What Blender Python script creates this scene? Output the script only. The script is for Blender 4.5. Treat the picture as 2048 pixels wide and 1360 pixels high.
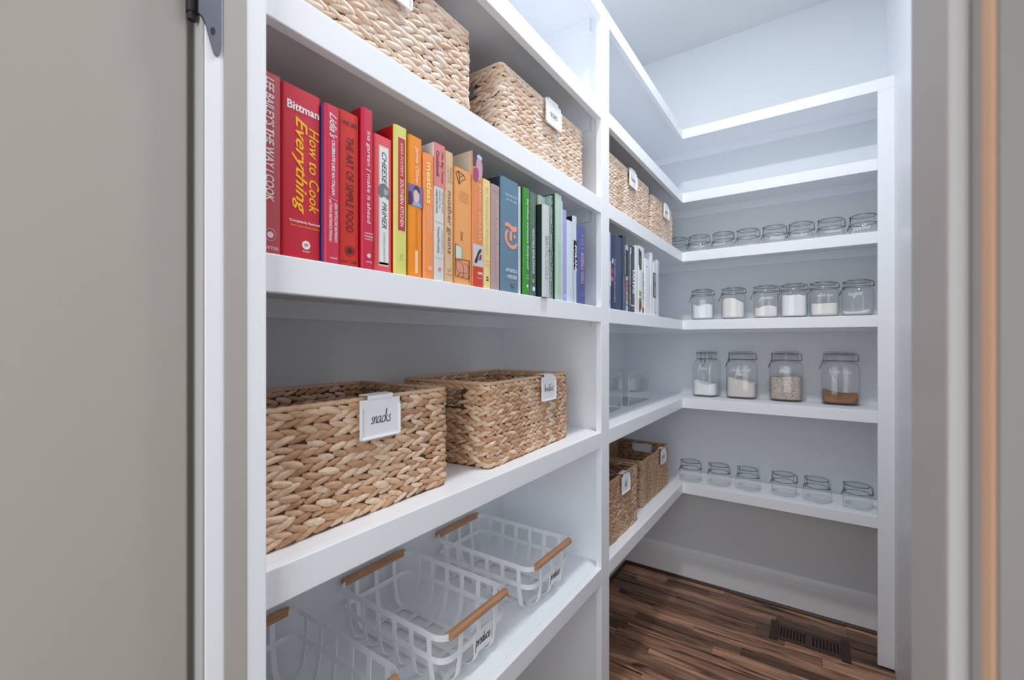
import bpy, math, random
from mathutils import Vector, Matrix
random.seed(7)
SC = bpy.context.scene
for o in list(bpy.data.objects): bpy.data.objects.remove(o)
C = SC.collection
PI = math.pi

# ------------------------------------------------------------------ camera, light, exposure
cam = bpy.data.cameras.new('camera'); co = bpy.data.objects.new('camera', cam); C.objects.link(co)
co.location = (0, 0, 1.342); co.rotation_euler = (PI/2, 0, 0.6004)
cam.sensor_width = 36.0; cam.lens = 892.26/2048*36.0; cam.shift_y = 4.3/2048
cam.clip_start = 0.01
cam.dof.use_dof = True; cam.dof.focus_distance = 1.25; cam.dof.aperture_fstop = 8.0
SC.camera = co

W = bpy.data.worlds.new('hall_ambient'); SC.world = W; W.use_nodes = True
bg = W.node_tree.nodes['Background']
bg.inputs[0].default_value = (1.0, 0.97, 0.94, 1); bg.inputs[1].default_value = 0.23

def lamp(name, loc, size, power, color, rot=(0, 0, 0), spread=None):
    l = bpy.data.lights.new(name, 'AREA'); l.shape = 'DISK'; l.size = size; l.energy = power; l.color = color
    if spread: l.spread = spread
    o = bpy.data.objects.new(name, l); C.objects.link(o); o.location = loc; o.rotation_euler = rot
    return o
lamp('pantry_downlight', (-0.26, 1.12, 2.985), 0.14, 7.6, (0.965, 0.978, 1.0))
hw = lamp('hall_fill_light', (0.02, -1.0, 1.45), 1.0, 7.8, (0.865, 0.935, 1.0), (PI/2, 0, math.radians(8)))  # added fill panel behind the camera; no window is known there
hw.data.shape = 'RECTANGLE'; hw.data.size = 0.9; hw.data.size_y = 1.6

SC.view_settings.view_transform = 'Standard'; SC.view_settings.look = 'None'
SC.view_settings.gamma = 1.0; SC.view_settings.use_curve_mapping = False
SC.view_settings.exposure = 1.25
try:
    SC.cycles.max_bounces = 14; SC.cycles.diffuse_bounces = 10; SC.cycles.glossy_bounces = 4
    SC.cycles.transparent_max_bounces = 40; SC.cycles.caustics_reflective = False; SC.cycles.caustics_refractive = False
    SC.cycles.sample_clamp_indirect = 4.0
except Exception: pass

# ------------------------------------------------------------------ materials
def lin(c):
    return tuple(((v/255)/12.92 if v/255 <= .04045 else ((v/255+.055)/1.055)**2.4) for v in c) + (1.0,)
MC = {}
def mat(rgb, rough=0.5, spec=0.5, metal=0.0, name=None):
    k = (tuple(rgb), rough, spec, metal)
    if k in MC: return MC[k]
    m = bpy.data.materials.new(name or 'paint_%d_%d_%d' % tuple(rgb)); m.use_nodes = True
    b = m.node_tree.nodes['Principled BSDF']
    b.inputs['Base Color'].default_value = lin(rgb); b.inputs['Roughness'].default_value = rough
    b.inputs['Specular IOR Level'].default_value = spec; b.inputs['Metallic'].default_value = metal
    MC[k] = m
    return m
def nodes(name):
    m = bpy.data.materials.new(name); m.use_nodes = True
    nt = m.node_tree
    return m, nt, nt.nodes['Principled BSDF']
def N(nt, t, **kw):
    n = nt.nodes.new(t)
    for k, v in kw.items(): setattr(n, k, v)
    return n
def painted(name, rgb, rough, bump=0.04, scale=160):
    m, nt, b = nodes(name)
    b.inputs['Base Color'].default_value = lin(rgb); b.inputs['Roughness'].default_value = rough
    tc = N(nt, 'ShaderNodeTexCoord'); nz = N(nt, 'ShaderNodeTexNoise'); bp = N(nt, 'ShaderNodeBump')
    nz.inputs['Scale'].default_value = scale; nz.inputs['Detail'].default_value = 2
    bp.inputs['Strength'].default_value = bump; bp.inputs['Distance'].default_value = 0.002
    nt.links.new(tc.outputs['Object'], nz.inputs['Vector']); nt.links.new(nz.outputs['Fac'], bp.inputs['Height'])
    nt.links.new(bp.outputs['Normal'], b.inputs['Normal'])
    return m
M_TRIM = painted('trim_paint', (241, 244, 248), 0.38)
M_WALL = painted('wall_paint', (226, 231, 235), 0.75, 0.06, 220)
M_CEIL = painted('ceiling_paint', (222, 223, 225), 0.85, 0.06, 220)
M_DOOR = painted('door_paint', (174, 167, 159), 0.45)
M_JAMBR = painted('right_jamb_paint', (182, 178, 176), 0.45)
M_CASE = painted('casing_paint', (116, 110, 107), 0.5)
M_JAMB = painted('jamb_band_paint', (176, 171, 164), 0.6)
M_BLACK = mat((22, 22, 26), 0.5)
M_PAGE = mat((232, 226, 212), 0.85)

def weave_mat(name, c0, c1, c2, sat_noise=0.5):
    m, nt, b = nodes(name)
    g = N(nt, 'ShaderNodeNewGeometry'); r = N(nt, 'ShaderNodeValToRGB')
    e = r.color_ramp.elements
    e[0].position = 0.0; e[0].color = lin(c0); e[1].position = 1.0; e[1].color = lin(c2)
    k = e.new(0.5); k.color = lin(c1)
    tc = N(nt, 'ShaderNodeTexCoord'); mp = N(nt, 'ShaderNodeMapping'); nz = N(nt, 'ShaderNodeTexNoise')
    nz.inputs['Scale'].default_value = 120; nz.inputs['Detail'].default_value = 3
    mp.inputs['Scale'].default_value = (1, 1, 2.2)
    mx = N(nt, 'ShaderNodeMix', data_type='RGBA', blend_type='MULTIPLY'); mx.inputs[0].default_value = sat_noise
    rr = N(nt, 'ShaderNodeValToRGB'); rr.color_ramp.elements[0].position = .3; rr.color_ramp.elements[0].color = (.55, .45, .36, 1)
    rr.color_ramp.elements[1].position = .62; rr.color_ramp.elements[1].color = (1, 1, 1, 1)
    nt.links.new(g.outputs['Random Per Island'], r.inputs['Fac'])
    nt.links.new(tc.outputs['Object'], mp.inputs['Vector']); nt.links.new(mp.outputs['Vector'], nz.inputs['Vector'])
    nt.links.new(nz.outputs['Fac'], rr.inputs['Fac'])
    nt.links.new(r.outputs['Color'], mx.inputs[6]); nt.links.new(rr.outputs['Color'], mx.inputs[7])
    nt.links.new(mx.outputs[2], b.inputs['Base Color'])
    bp = N(nt, 'ShaderNodeBump'); bp.inputs['Strength'].default_value = .25; bp.inputs['Distance'].default_value = .001
    nt.links.new(nz.outputs['Fac'], bp.inputs['Height']); nt.links.new(bp.outputs['Normal'], b.inputs['Normal'])
    b.inputs['Roughness'].default_value = 0.55
    return m
M_WEAVE = weave_mat('seagrass_tan', (178, 130, 92), (220, 182, 146), (240, 216, 190), .5)
M_WEAVE_PALE = weave_mat('seagrass_pale', (214, 178, 148), (230, 206, 184), (240, 224, 208), .32)
M_WEAVE_BROWN = weave_mat('seagrass_brown', (172, 130, 96), (200, 160, 126), (216, 186, 156))
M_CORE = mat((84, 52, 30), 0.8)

def wood_floor():
    m, nt, b = nodes('stained_oak')
    oi = N(nt, 'ShaderNodeObjectInfo'); tc = N(nt, 'ShaderNodeTexCoord')
    ad = N(nt, 'ShaderNodeVectorMath', operation='ADD'); sc = N(nt, 'ShaderNodeVectorMath', operation='SCALE'); sc.inputs[3].default_value = 37.0
    cb = N(nt, 'ShaderNodeCombineXYZ')
    for i in range(3): nt.links.new(oi.outputs['Random'], cb.inputs[i])
    nt.links.new(cb.outputs[0], sc.inputs[0]); nt.links.new(tc.outputs['Object'], ad.inputs[0]); nt.links.new(sc.outputs[0], ad.inputs[1])
    mp = N(nt, 'ShaderNodeMapping'); mp.inputs['Scale'].default_value = (2.6, 30, 20)
    nt.links.new(ad.outputs[0], mp.inputs['Vector'])
    nz = N(nt, 'ShaderNodeTexNoise'); nz.inputs['Scale'].default_value = 1.0; nz.inputs['Detail'].default_value = 6; nz.inputs['Distortion'].default_value = 1.3
    nt.links.new(mp.outputs[0], nz.inputs['Vector'])
    r = N(nt, 'ShaderNodeValToRGB'); e = r.color_ramp.elements
    e[0].position = .33; e[0].color = lin((46, 32, 27)); e[1].position = .74; e[1].color = lin((206, 162, 132))
    k = e.new(.46); k.color = lin((146, 106, 84))
    nt.links.new(nz.outputs['Fac'], r.inputs['Fac'])
    hs = N(nt, 'ShaderNodeHueSaturation'); mr = N(nt, 'ShaderNodeMapRange')
    mr.inputs[3].default_value = .34; mr.inputs[4].default_value = 1.40
    nt.links.new(oi.outputs['Random'], mr.inputs[0]); nt.links.new(mr.outputs[0], hs.inputs['Value'])
    nt.links.new(r.outputs[0], hs.inputs['Color']); nt.links.new(hs.outputs[0], b.inputs['Base Color'])
    b.inputs['Roughness'].default_value = .42
    bp = N(nt, 'ShaderNodeBump'); bp.inputs['Strength'].default_value = .15; bp.inputs['Distance'].default_value = .001
    nt.links.new(nz.outputs['Fac'], bp.inputs['Height']); nt.links.new(bp.outputs[0], b.inputs['Normal'])
    return m
M_OAK = wood_floor()
def handle_wood():
    m, nt, b = nodes('beech_handle')
    tc = N(nt, 'ShaderNodeTexCoord'); mp = N(nt, 'ShaderNodeMapping'); mp.inputs['Scale'].default_value = (300, 12, 300)
    nz = N(nt, 'ShaderNodeTexNoise'); nz.inputs['Scale'].default_value = 1; nz.inputs['Detail'].default_value = 4
    r = N(nt, 'ShaderNodeValToRGB'); r.color_ramp.elements[0].position = .3; r.color_ramp.elements[0].color = lin((166, 112, 74))
    r.color_ramp.elements[1].position = .7; r.color_ramp.elements[1].color = lin((206, 156, 116))
    nt.links.new(tc.outputs['Object'], mp.inputs[0]); nt.links.new(mp.outputs[0], nz.inputs['Vector'])
    nt.links.new(nz.outputs['Fac'], r.inputs[0]); nt.links.new(r.outputs[0], b.inputs['Base Color'])
    b.inputs['Roughness'].default_value = .45
    return m
M_HANDLE = handle_wood()
M_WIRE = mat((240, 242, 242), .35, name='white_powder_coat')
M_STEEL = mat((128, 134, 140), .3, .5, 1.0, 'clamp_steel')
M_HINGE = mat((110, 113, 122), .38, .5, 1.0, 'hinge_steel')
M_CARD = mat((238, 240, 243), .45, name='label_card')
def glass(name, tint=(.994, .997, .998), edge=(.50, .56, .59), ior=1.45):
    m = bpy.data.materials.new(name); m.use_nodes = True; nt = m.node_tree
    nt.nodes.remove(nt.nodes['Principled BSDF']); out = nt.nodes['Material Output']
    # Schlick reflectance of a thin pane, the same from either side
    f0 = ((ior-1)/(ior+1))**2
    pw_ = N(nt, 'ShaderNodeMath', operation='POWER'); pw_.inputs[1].default_value = 5.0
    fr = N(nt, 'ShaderNodeMath', operation='MULTIPLY_ADD'); fr.inputs[1].default_value = 1-f0; fr.inputs[2].default_value = f0
    lw = N(nt, 'ShaderNodeLayerWeight'); lw.inputs['Blend'].default_value = .5
    r = N(nt, 'ShaderNodeValToRGB'); e = r.color_ramp.elements
    e[0].position = .80; e[0].color = tint + (1,); e[1].position = 1.0; e[1].color = edge + (1,)
    tr = N(nt, 'ShaderNodeBsdfTransparent'); gl = N(nt, 'ShaderNodeBsdfGlossy'); gl.inputs['Roughness'].default_value = .03
    mx = N(nt, 'ShaderNodeMixShader')
    nt.links.new(lw.outputs['Facing'], pw_.inputs[0]); nt.links.new(pw_.outputs[0], fr.inputs[0])
    nt.links.new(lw.outputs['Facing'], r.inputs[0]); nt.links.new(r.outputs[0], tr.inputs[0])
    nt.links.new(fr.outputs[0], mx.inputs[0]); nt.links.new(tr.outputs[0], mx.inputs[1]); nt.links.new(gl.outputs[0], mx.inputs[2])
    nt.links.new(mx.outputs[0], out.inputs['Surface'])
    return m
M_GLASS = glass('jar_glass'); M_ACRYL = glass('clear_acrylic', (.990, .993, .994), (.66, .70, .73), 1.33)
def grainy(name, c0, c1, scale, rough=.9, bump=.12):
    m, nt, b = nodes(name)
    tc = N(nt, 'ShaderNodeTexCoord'); v = N(nt, 'ShaderNodeTexVoronoi'); v.inputs['Scale'].default_value = scale
    r = N(nt, 'ShaderNodeValToRGB'); r.color_ramp.elements[0].color = lin(c0); r.color_ramp.elements[1].color = lin(c1)
    nt.links.new(tc.outputs['Object'], v.inputs['Vector']); nt.links.new(v.outputs['Color'], r.inputs[0])
    nt.links.new(r.outputs[0], b.inputs['Base Color']); b.inputs['Roughness'].default_value = rough
    bp = N(nt, 'ShaderNodeBump'); bp.inputs['Strength'].default_value = bump; bp.inputs['Distance'].default_value = .002
    nt.links.new(v.outputs['Distance'], bp.inputs['Height']); nt.links.new(bp.outputs[0], b.inputs['Normal'])
    return m
M_FLOUR = grainy('white_flour', (236, 236, 236), (246, 246, 246), 300)
M_WWFLOUR = grainy('wheat_flour', (214, 204, 198), (226, 218, 212), 300)
M_CREAM = grainy('pale_cream_grain', (232, 228, 222), (240, 237, 232), 400)
M_OATS = grainy('rolled_oats', (146, 128, 114), (230, 218, 206), 260, .9, .6)
M_BSUGAR = grainy('brown_sugar', (134, 92, 62), (172, 128, 92), 500)

# ------------------------------------------------------------------ mesh helpers
class MB:
    def __init__(s): s.v = []; s.f = []; s.smooth = False
    def add(s, vs, fs):
        o = len(s.v); s.v.extend(vs); s.f.extend([tuple(i+o for i in f) for f in fs]); return s
    def box(s, x0, x1, y0, y1, z0, z1):
        return s.add([(x0,y0,z0),(x1,y0,z0),(x1,y1,z0),(x0,y1,z0),(x0,y0,z1),(x1,y0,z1),(x1,y1,z1),(x0,y1,z1)],
                     [(0,3,2,1),(4,5,6,7),(0,1,5,4),(1,2,6,5),(2,3,7,6),(3,0,4,7)])
    def prism(s, poly, axis, a, b):
        # polygon (p,q) extruded along axis 'x','y','z'
        def P(p, q, t): return {'x': (t, p, q), 'y': (p, t, q), 'z': (p, q, t)}[axis]
        n = len(poly)
        vs = [P(p, q, a) for p, q in poly] + [P(p, q, b) for p, q in poly]
        fs = [(i, (i+1) % n, n+(i+1) % n, n+i) for i in range(n)] + [tuple(range(n))[::-1], tuple(range(n, 2*n))]
        return s.add(vs, fs)
    def tube(s, pts, r, seg=6, closed=False):
        pts = [Vector(p) for p in pts]; n = len(pts); rings = []; up = None
        for i, p in enumerate(pts):
            if closed: t = (pts[(i+1) % n]-pts[i-1]).normalized()
            else: t = (pts[min(i+1, n-1)]-pts[max(i-1, 0)]).normalized()
            if up is None:
                up = Vector((0, 0, 1)) if abs(t.z) < .9 else Vector((1, 0, 0))
            a = (up - t*up.dot(t))
            if a.length < 1e-6: a = Vector((1, 0, 0)) - t*t.x
            a.normalize(); b = t.cross(a); up = a
            rings.append([tuple(p+(a*math.cos(2*PI*k/seg)+b*math.sin(2*PI*k/seg))*r) for k in range(seg)])
        vs = [v for q in rings for v in q]; fs = []
        for i in range(n if closed else n-1):
            j = (i+1) % n
            for k in range(seg): fs.append((i*seg+k, i*seg+(k+1) % seg, j*seg+(k+1) % seg, j*seg+k))
        if not closed:
            fs.append(tuple(range(seg))[::-1]); fs.append(tuple((n-1)*seg+k for k in range(seg)))
        return s.add(vs, fs)
    def strap(s, pts, wdir, w, t, ndirs):
        # flat band: centreline pts, width direction wdir, thickness along ndirs[i]
        n = len(pts); vs = []; fs = []
        wd = Vector(wdir)*(w/2)
        for p, nd in zip(pts, ndirs):
            p = Vector(p); nn = Vector(nd)*(t/2)
            vs += [tuple(p-wd-nn), tuple(p+wd-nn), tuple(p+wd+nn), tuple(p-wd+nn)]
        for i in range(n-1):
            for k in range(4): fs.append((4*i+k, 4*i+(k+1) % 4, 4*i+4+(k+1) % 4, 4*i+4+k))
        fs += [(3, 2, 1, 0), tuple(4*(n-1)+k for k in range(4))]
        return s.add(vs, fs)
    def loft(s, rings, cap0=True, cap1=True):
        m = len(rings[0]); vs = [v for r in rings for v in r]; fs = []
        for i in range(len(rings)-1):
            for k in range(m): fs.append((i*m+k, i*m+(k+1) % m, (i+1)*m+(k+1) % m, (i+1)*m+k))
        if cap0: fs.append(tuple(range(m))[::-1])
        if cap1: fs.append(tuple((len(rings)-1)*m+k for k in range(m)))
        return s.add(vs, fs)
    def mesh(s, name):
        me = bpy.data.meshes.new(name); me.from_pydata(s.v, [], s.f); me.update()
        if s.smooth: me.polygons.foreach_set('use_smooth', [True]*len(me.polygons))
        return me
def put(name, me, m, parent=None, loc=(0, 0, 0), rz=0, bevel=0):
    if isinstance(me, MB): me = me.mesh(name)
    o = bpy.data.objects.new(name, me); C.objects.link(o)
    if m is not None and not me.materials: me.materials.append(m)
    o.location = loc; o.rotation_euler = (0, 0, rz)
    if parent: o.parent = parent
    if bevel:
        b = o.modifiers.new('edge', 'BEVEL'); b.width = bevel; b.segments = 2; b.limit_method = 'ANGLE'
    return o
def tag(o, label, cat, group=None, kind=None):
    o['label'] = label; o['category'] = cat
    if group: o['group'] = group
    if kind: o['kind'] = kind
    return o
def thing(name, label, cat, loc, rz=0, group=None):
    o = bpy.data.objects.new(name, None); C.objects.link(o); o.location = loc; o.rotation_euler = (0, 0, rz)
    o.empty_display_size = .05
    return tag(o, label, cat, group)
def struct(name, me, m, bevel=0):
    o = put(name, me, m, bevel=bevel); o['kind'] = 'structure'; return o
def auto_smooth(o, ang=40):
    me = o.data; me.polygons.foreach_set('use_smooth', [True]*len(me.polygons))
    try: me.set_sharp_from_angle(angle=math.radians(ang))
    except Exception: pass
    return o

# lettering: built-in font, stretched to a given length and height, on a plane
def text_mesh(txt, length, height, A, U, O, shear=0.0, bold=0.0):
    cu = bpy.data.curves.new('lettering', 'FONT'); cu.body = txt; cu.size = 1.0; cu.resolution_u = 2; cu.shear = shear; cu.offset = bold
    ob = bpy.data.objects.new('lettering', cu); C.objects.link(ob)
    me = bpy.data.meshes.new_from_object(ob); bpy.data.objects.remove(ob); bpy.data.curves.remove(cu)
    xs = [v.co.x for v in me.vertices]; ys = [v.co.y for v in me.vertices]
    x0, x1, y0, y1 = min(xs), max(xs), min(ys), max(ys)
    A = Vector(A); U = Vector(U); O = Vector(O)
    for v in me.vertices:
        v.co = O + A*((v.co.x-(x0+x1)/2)/(x1-x0)*length) + U*((v.co.y-(y0+y1)/2)/(y1-y0)*height)
    return me
GL = {
 'a': ([[(.9,.8),(.6,1),(.15,.7),(.1,.25),(.4,0),(.8,.4),(.95,1),(.9,.3),(1.1,0),(1.3,.2)]], 1.25),
 'b': ([[(.1,.2),(.35,1.4),(.4,2),(.25,1.9),(.15,1),(.2,.1),(.6,0),(.9,.5),(.7,.95),(.35,.7),(1.1,.75)]], 1.15),
 'c': ([[(.9,.8),(.6,1),(.15,.6),(.25,.1),(.6,0),(1,.3)]], .95),
 'd': ([[(.8,.8),(.5,1),(.1,.5),(.35,0),(.75,.3),(1.0,1.9),(.85,.4),(1.0,0),(1.2,.2)]], 1.15),
 'e': ([[(.1,.35),(.7,.55),(.75,.9),(.45,1),(.12,.5),(.35,0),(.75,.05),(1,.35)]], .95),
 'f': ([[(0,.2),(.4,1),(.7,1.9),(.5,2),(.4,1),(.3,-.6),(.2,-.9)], [(.1,.9),(.75,1.0)]], .8),
 'g': ([[(.85,.8),(.55,1),(.1,.5),(.35,0),(.75,.4),(.9,1),(.8,-.5),(.4,-1),(.1,-.7),(.6,-.2),(1.2,.3)]], 1.15),
 'h': ([[(.1,.2),(.4,1.6),(.4,2),(.25,1.8),(.2,0)], [(.2,.5),(.6,1),(.8,.7),(.75,0),(1.05,.2)]], 1.05),
 'i': ([[(.2,.9),(.15,.1),(.45,.2)], [(.25,1.35),(.3,1.45)]], .5),
 'j': ([[(.3,.95),(.2,-.6),(-.1,-1),(-.2,-.6),(.3,.1)], [(.38,1.35),(.42,1.45)]], .5),
 'k': ([[(.1,.2),(.35,1.5),(.35,2),(.22,1.8),(.18,0)], [(.75,1),(.25,.5),(.5,.45),(.85,0),(1.05,.2)]], 1.05),
 'l': ([[(.05,.2),(.4,1.5),(.35,2),(.2,1.6),(.2,.1),(.5,.15)]], .5),
 'm': ([[(.1,.95),(.15,0)], [(.15,.5),(.45,1),(.6,.8),(.6,0)], [(.6,.5),(.9,1),(1.1,.8),(1.05,.05),(1.3,.2)]], 1.3),
 'n': ([[(.1,.95),(.15,0)], [(.15,.5),(.5,1),(.75,.8),(.7,.05),(1,.2)]], 1.0),
 'o': ([[(.5,1),(.12,.6),(.3,0),(.75,.2),(.8,.75),(.5,1),(.6,.8),(1.05,.85)]], 1.0),
 'p': ([[(.2,1),(.05,-1)], [(.15,.6),(.55,1),(.85,.6),(.6,.05),(.2,.15)]], 1.0),
 'r': ([[(.1,.9),(.15,0)], [(.15,.5),(.4,.95),(.7,.9)]], .75),
 's': ([[(.75,.85),(.5,1),(.25,.75),(.65,.4),(.6,.05),(.3,0),(.1,.15)]], .85),
 't': ([[(.35,1.7),(.2,.2),(.4,0),(.65,.2)], [(.05,1.05),(.65,1.15)]], .65),
 'u': ([[(.1,.95),(.12,.2),(.4,0),(.75,.4),(.8,.95),(.78,.15),(1.05,.15)]], 1.0),
 'w': ([[(.05,.95),(.25,0),(.55,.8),(.8,0),(1.1,.95),(1.3,.85)]], 1.25),
 'x': ([[(.1,.95),(.75,.0)], [(.8,.95),(.1,0)]], .95),
 'y': ([[(.1,.95),(.2,.3),(.5,.2),(.85,.95),(.7,-.4),(.35,-1),(.1,-.7),(.6,-.1),(1.1,.3)]], 1.05),
 'z': ([[(.1,.95),(.7,.95),(.1,0),(.8,.05)]], .9), ' ': ([], .6)}
def script_mb(word, length, A, U, O, wid=.13, shear=.2, ys=1.55):
    strokes = []; x = 0
    for ch in word:
        ss, adv = GL[ch]
        for st in ss:
            p = [Vector((x+a+b*shear, b)) for a, b in st]; q = []
            for i in range(len(p)-1):
                p0, p1, p2, p3 = p[max(i-1, 0)], p[i], p[i+1], p[min(i+2, len(p)-1)]
                for k in range(4):
                    t = k/4
                    q.append(.5*((2*p1)+(p2-p0)*t+(2*p0-5*p1+4*p2-p3)*t*t+(3*p1-p0-3*p2+p3)*t**3))
            q.append(p[-1]); strokes.append(q)
        x += adv
    sc = length/x; mb = MB(); A = Vector(A); U = Vector(U); O = Vector(O)
    nrm = A.cross(U)
    for q in strokes:
        vs = []; fs = []
        for i, p in enumerate(q):
            t = (q[min(i+1, len(q)-1)]-q[max(i-1, 0)])
            t = t.normalized() if t.length > 1e-6 else Vector((1, 0))
            nn = Vector((-t.y, t.x))*wid*(.75+.5*abs(t.y))/2
            for sgn in (1, -1):
                z = p+nn*sgn
                vs.append(tuple(O+A*((z.x-x/2)*sc)+U*((z.y-.5)*sc*ys)))
        for i in range(len(q)-1): fs.append((2*i, 2*i+1, 2*i+3, 2*i+2))
        mb.add(vs, fs)
    return mb

# ------------------------------------------------------------------ dimensions
XF = -0.571; XR = 0.26; XW = -0.983; YB = 2.655; YF = 2.385; ZC = 2.998
Y0 = 0.2515; YP1 = 1.3411; YP2 = 1.4066; ET = 0.0491; ED = 0.019
LV = [2.4336, 2.1061, 1.8033, 1.4548, 1.0535, 0.6166]
L0, L1, L2, L3, L4, L5 = LV

# ------------------------------------------------------------------ room shell
struct('wall_left', MB().box(XW-.1, XW, -.02+.23, YB+.1, 0, ZC), M_WALL)
struct('wall_back', MB().box(XW, XR, YB, YB+.1, 0, ZC), M_WALL)
struct('wall_right', MB().box(XR, XR+.1, .211, YB+.1, 0, ZC), M_TRIM)
struct('ceiling', MB().box(XW-.1, XR+.1, .211, YB+.1, ZC, ZC+.06), M_CEIL)
wf = MB()
wf.box(XW, -.5505, .211, .2297, 0, ZC); wf.box(.0412, XR, .205, .30, 0, ZC); wf.box(-.55, .0412, .211, .2297, 2.12, ZC)
wf.box(XW-.9, XW, .211, .2297, 0, ZC); wf.box(XR, XR+.9, .205, .30, 0, ZC)
struct('wall_front', wf, M_DOOR)
# left jamb return / stop beside the shelving, right jamb with stop and tan edge strip
t1 = struct('trim_1', MB().box(-.72, -.550, .2115, .2776, 0, 2.12), M_TRIM, .0012)
je = put('jamb_edge', MB().box(-.72, -.5505, .2092, .2108, 0, 2.12), M_JAMBR, t1); je['label'] = 'grey hall-side jamb edge'
ws = put('jamb_band', MB().box(-.552, -.5488, .2296, .2548, 0, 2.12), M_JAMB, t1, bevel=.0012); ws['label'] = 'beige jamb band'  # thin band coloured beige against the white jamb
tr = struct('trim_2', MB().box(.0412, .075, .192, .3168, 0, 2.12), M_JAMBR, .001)
st = put('door_stop', MB().box(.0355, .0412, .2035, .273, 0, 2.12), M_JAMBR, tr, bevel=.0015)
we = put('tan_edge', MB().box(.0408, .075, .1797, .1925, 0, 2.12), mat((232, 186, 150), .55), tr, bevel=.002)  # narrow jamb edge coloured tan
we['label'] = 'tan jamb edge strip'
struct('trim_3', MB().box(.0414, .14, .1775, .1797, 0, 2.2), M_CASE)

# door standing open on the left, with its hinge
door = struct('door_1', MB().box(-.602, -.565, -.42, .2014, .012, 2.10), M_DOOR, .0025)
hz = 1.70
hl = MB().prism([(.2275-.0, hz+.075), (.2275, hz-.027), (.2271, hz-.033), (.2260, hz-.038), (.2243, hz-.0412), (.2225, hz-.0418), (.2205, hz-.0398), (.2185, hz-.034), (.2120, hz-.012), (.2100, hz-.008), (.2080, hz-.0055), (.2050, hz-.004), (.2050, hz+.075)], 'x', -.5505, -.5480)
hinge = put('hinge', hl, M_HINGE, door); hinge['label'] = 'dark grey steel hinge leaf'
hb = MB().tube([(-.558, .2025, hz-.002), (-.558, .2025, hz+.075)], .0055, 12); hb.tube([(-.558, .2025, hz-.010), (-.558, .2025, hz-.002)], .0042, 10)
auto_smooth(put('hinge_barrel', hb, M_BLACK, hinge))
for yy, zz in ((.2225, hz+.038), (.2190, hz-.016)):
    put('screw', MB().prism([(yy+.0022*math.cos(a*PI/5), zz+.0042*math.sin(a*PI/5)) for a in range(10)], 'x', -.548, -.5474), M_BLACK, hinge)

# ------------------------------------------------------------------ floor of oak strips
fl = struct('floor', MB().box(XW-.9, XR+.9, -1.2, YB+.1, -.04, -.013), mat((46, 32, 26), .7))
rng = random.Random(21); pw = .0572; y = YB - .008; k = 0
while y > .12:
    x = XW - rng.uniform(0, .5)
    y0 = y - pw
    while x < XR + .02:
        ln = rng.uniform(.22, .85) if y0 > 1.1 else rng.uniform(.5, 1.0)
        x1 = x + ln
        a, b = max(x, XW), min(x1, XR)
        if b - a > .02 and k < 296:
            dz = -rng.uniform(0, .0006)
            me = MB().box(-(b-a)/2, (b-a)/2, -pw/2+.0004, pw/2-.0004, -.012, 0)
            put('plank', me, M_OAK, fl, (((a+b)/2), y0+pw/2, dz)); k += 1
        x = x1 + .0008
    y -= pw
# hall floor boards in front of the doorway
y = .12
while y > -1.15:
    me = MB().box(-.9, .9, -.056, .056, -.012, 0)
    put('plank', me, M_OAK, fl, (-.25, y-.057, 0)); y -= .1145

# baseboards with a stepped cap and a dark shoe strip
BP = [(0, 0), (.016, 0), (.016, .127), (.008, .128), (.008, .132), (.0145, .135), (.0145, .145), (.008, .147), (.008, .150), (.0125, .153), (.0115, .159), (.006, .168), (.003, .172), (0, .172)]
def baseboards():
    b = struct('baseboard_back', MB().prism([(YB-d, z) for d, z in BP], 'x', XW, XR), M_TRIM)
    sh = put('shoe', MB().prism([(YB-.016, 0), (YB-.028, 0), (YB-.027, .006), (YB-.022, .012), (YB-.016, .014)], 'x', XW+.016, XR), mat((66, 45, 36), .45), b)
    sh['label'] = 'dark stained shoe strip'
    b = struct('baseboard_left', MB().prism([(XW+d, z) for d, z in BP], 'y', Y0, YB-.016), M_TRIM)
    put('shoe', MB().prism([(XW+.016, 0), (XW+.028, 0), (XW+.027, .006), (XW+.022, .012), (XW+.016, .014)], 'y', Y0, YB-.028), mat((66, 45, 36), .45), b)
baseboards()

# ------------------------------------------------------------------ built-in shelving
shv = thing('pantry_shelving', 'white painted built-in shelving with thick front edges, wrapping left and back walls', 'shelving', (0, 0, 0))
for z in LV:
    bd = MB().box(XW, XF-ED, Y0, 1.378, z-.019, z)
    b1 = put('shelf', bd, M_TRIM, shv)
    put('front_edging', MB().box(XF-ED, XF, Y0, YP1, z-ET, z), M_TRIM, b1, bevel=.0015)
    lg = MB().box(XW, XW+.018, Y0, 1.378, z-.061, z-.019); lg.box(XW+.018, XF-.05, 1.360, 1.378, z-.061, z-.019)
    put('ledger', lg, M_TRIM, b1, bevel=.001)
    L = MB().prism([(XW, 1.397), (XF-ED, 1.397), (XF-ED, YF+ED), (XR, YF+ED), (XR, YB), (XW, YB)], 'z', z-.019, z)
    b2 = put('corner_shelf', L, M_TRIM, shv)
    xe = XR if z == L0 else .206
    ed = MB().prism([(XF-ED, YP2), (XF, YP2), (XF, YF), (xe, YF), (xe, YF+ED), (XF-ED, YF+ED)], 'z', z-ET, z)
    put('front_edging', ed, M_TRIM, b2, bevel=.0015)
    lg = MB().box(XW, XW+.018, 1.397, YB-.018, z-.061, z-.019); lg.box(XW, XR, YB-.018, YB, z-.061, z-.019)
    put('ledger', lg, M_TRIM, b2, bevel=.001)
put('upright', MB().box(XF-ED, XF, YP1, YP2, 0, L0), M_TRIM, shv, bevel=.0015)
put('divider', MB().box(XW, XF-ED, 1.378, 1.397, 0, L0-.019), M_TRIM, shv)
put('end_panel', MB().box(XW, XF, Y0-.0005, Y0+.0115, 0, L0), M_TRIM, shv)
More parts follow.
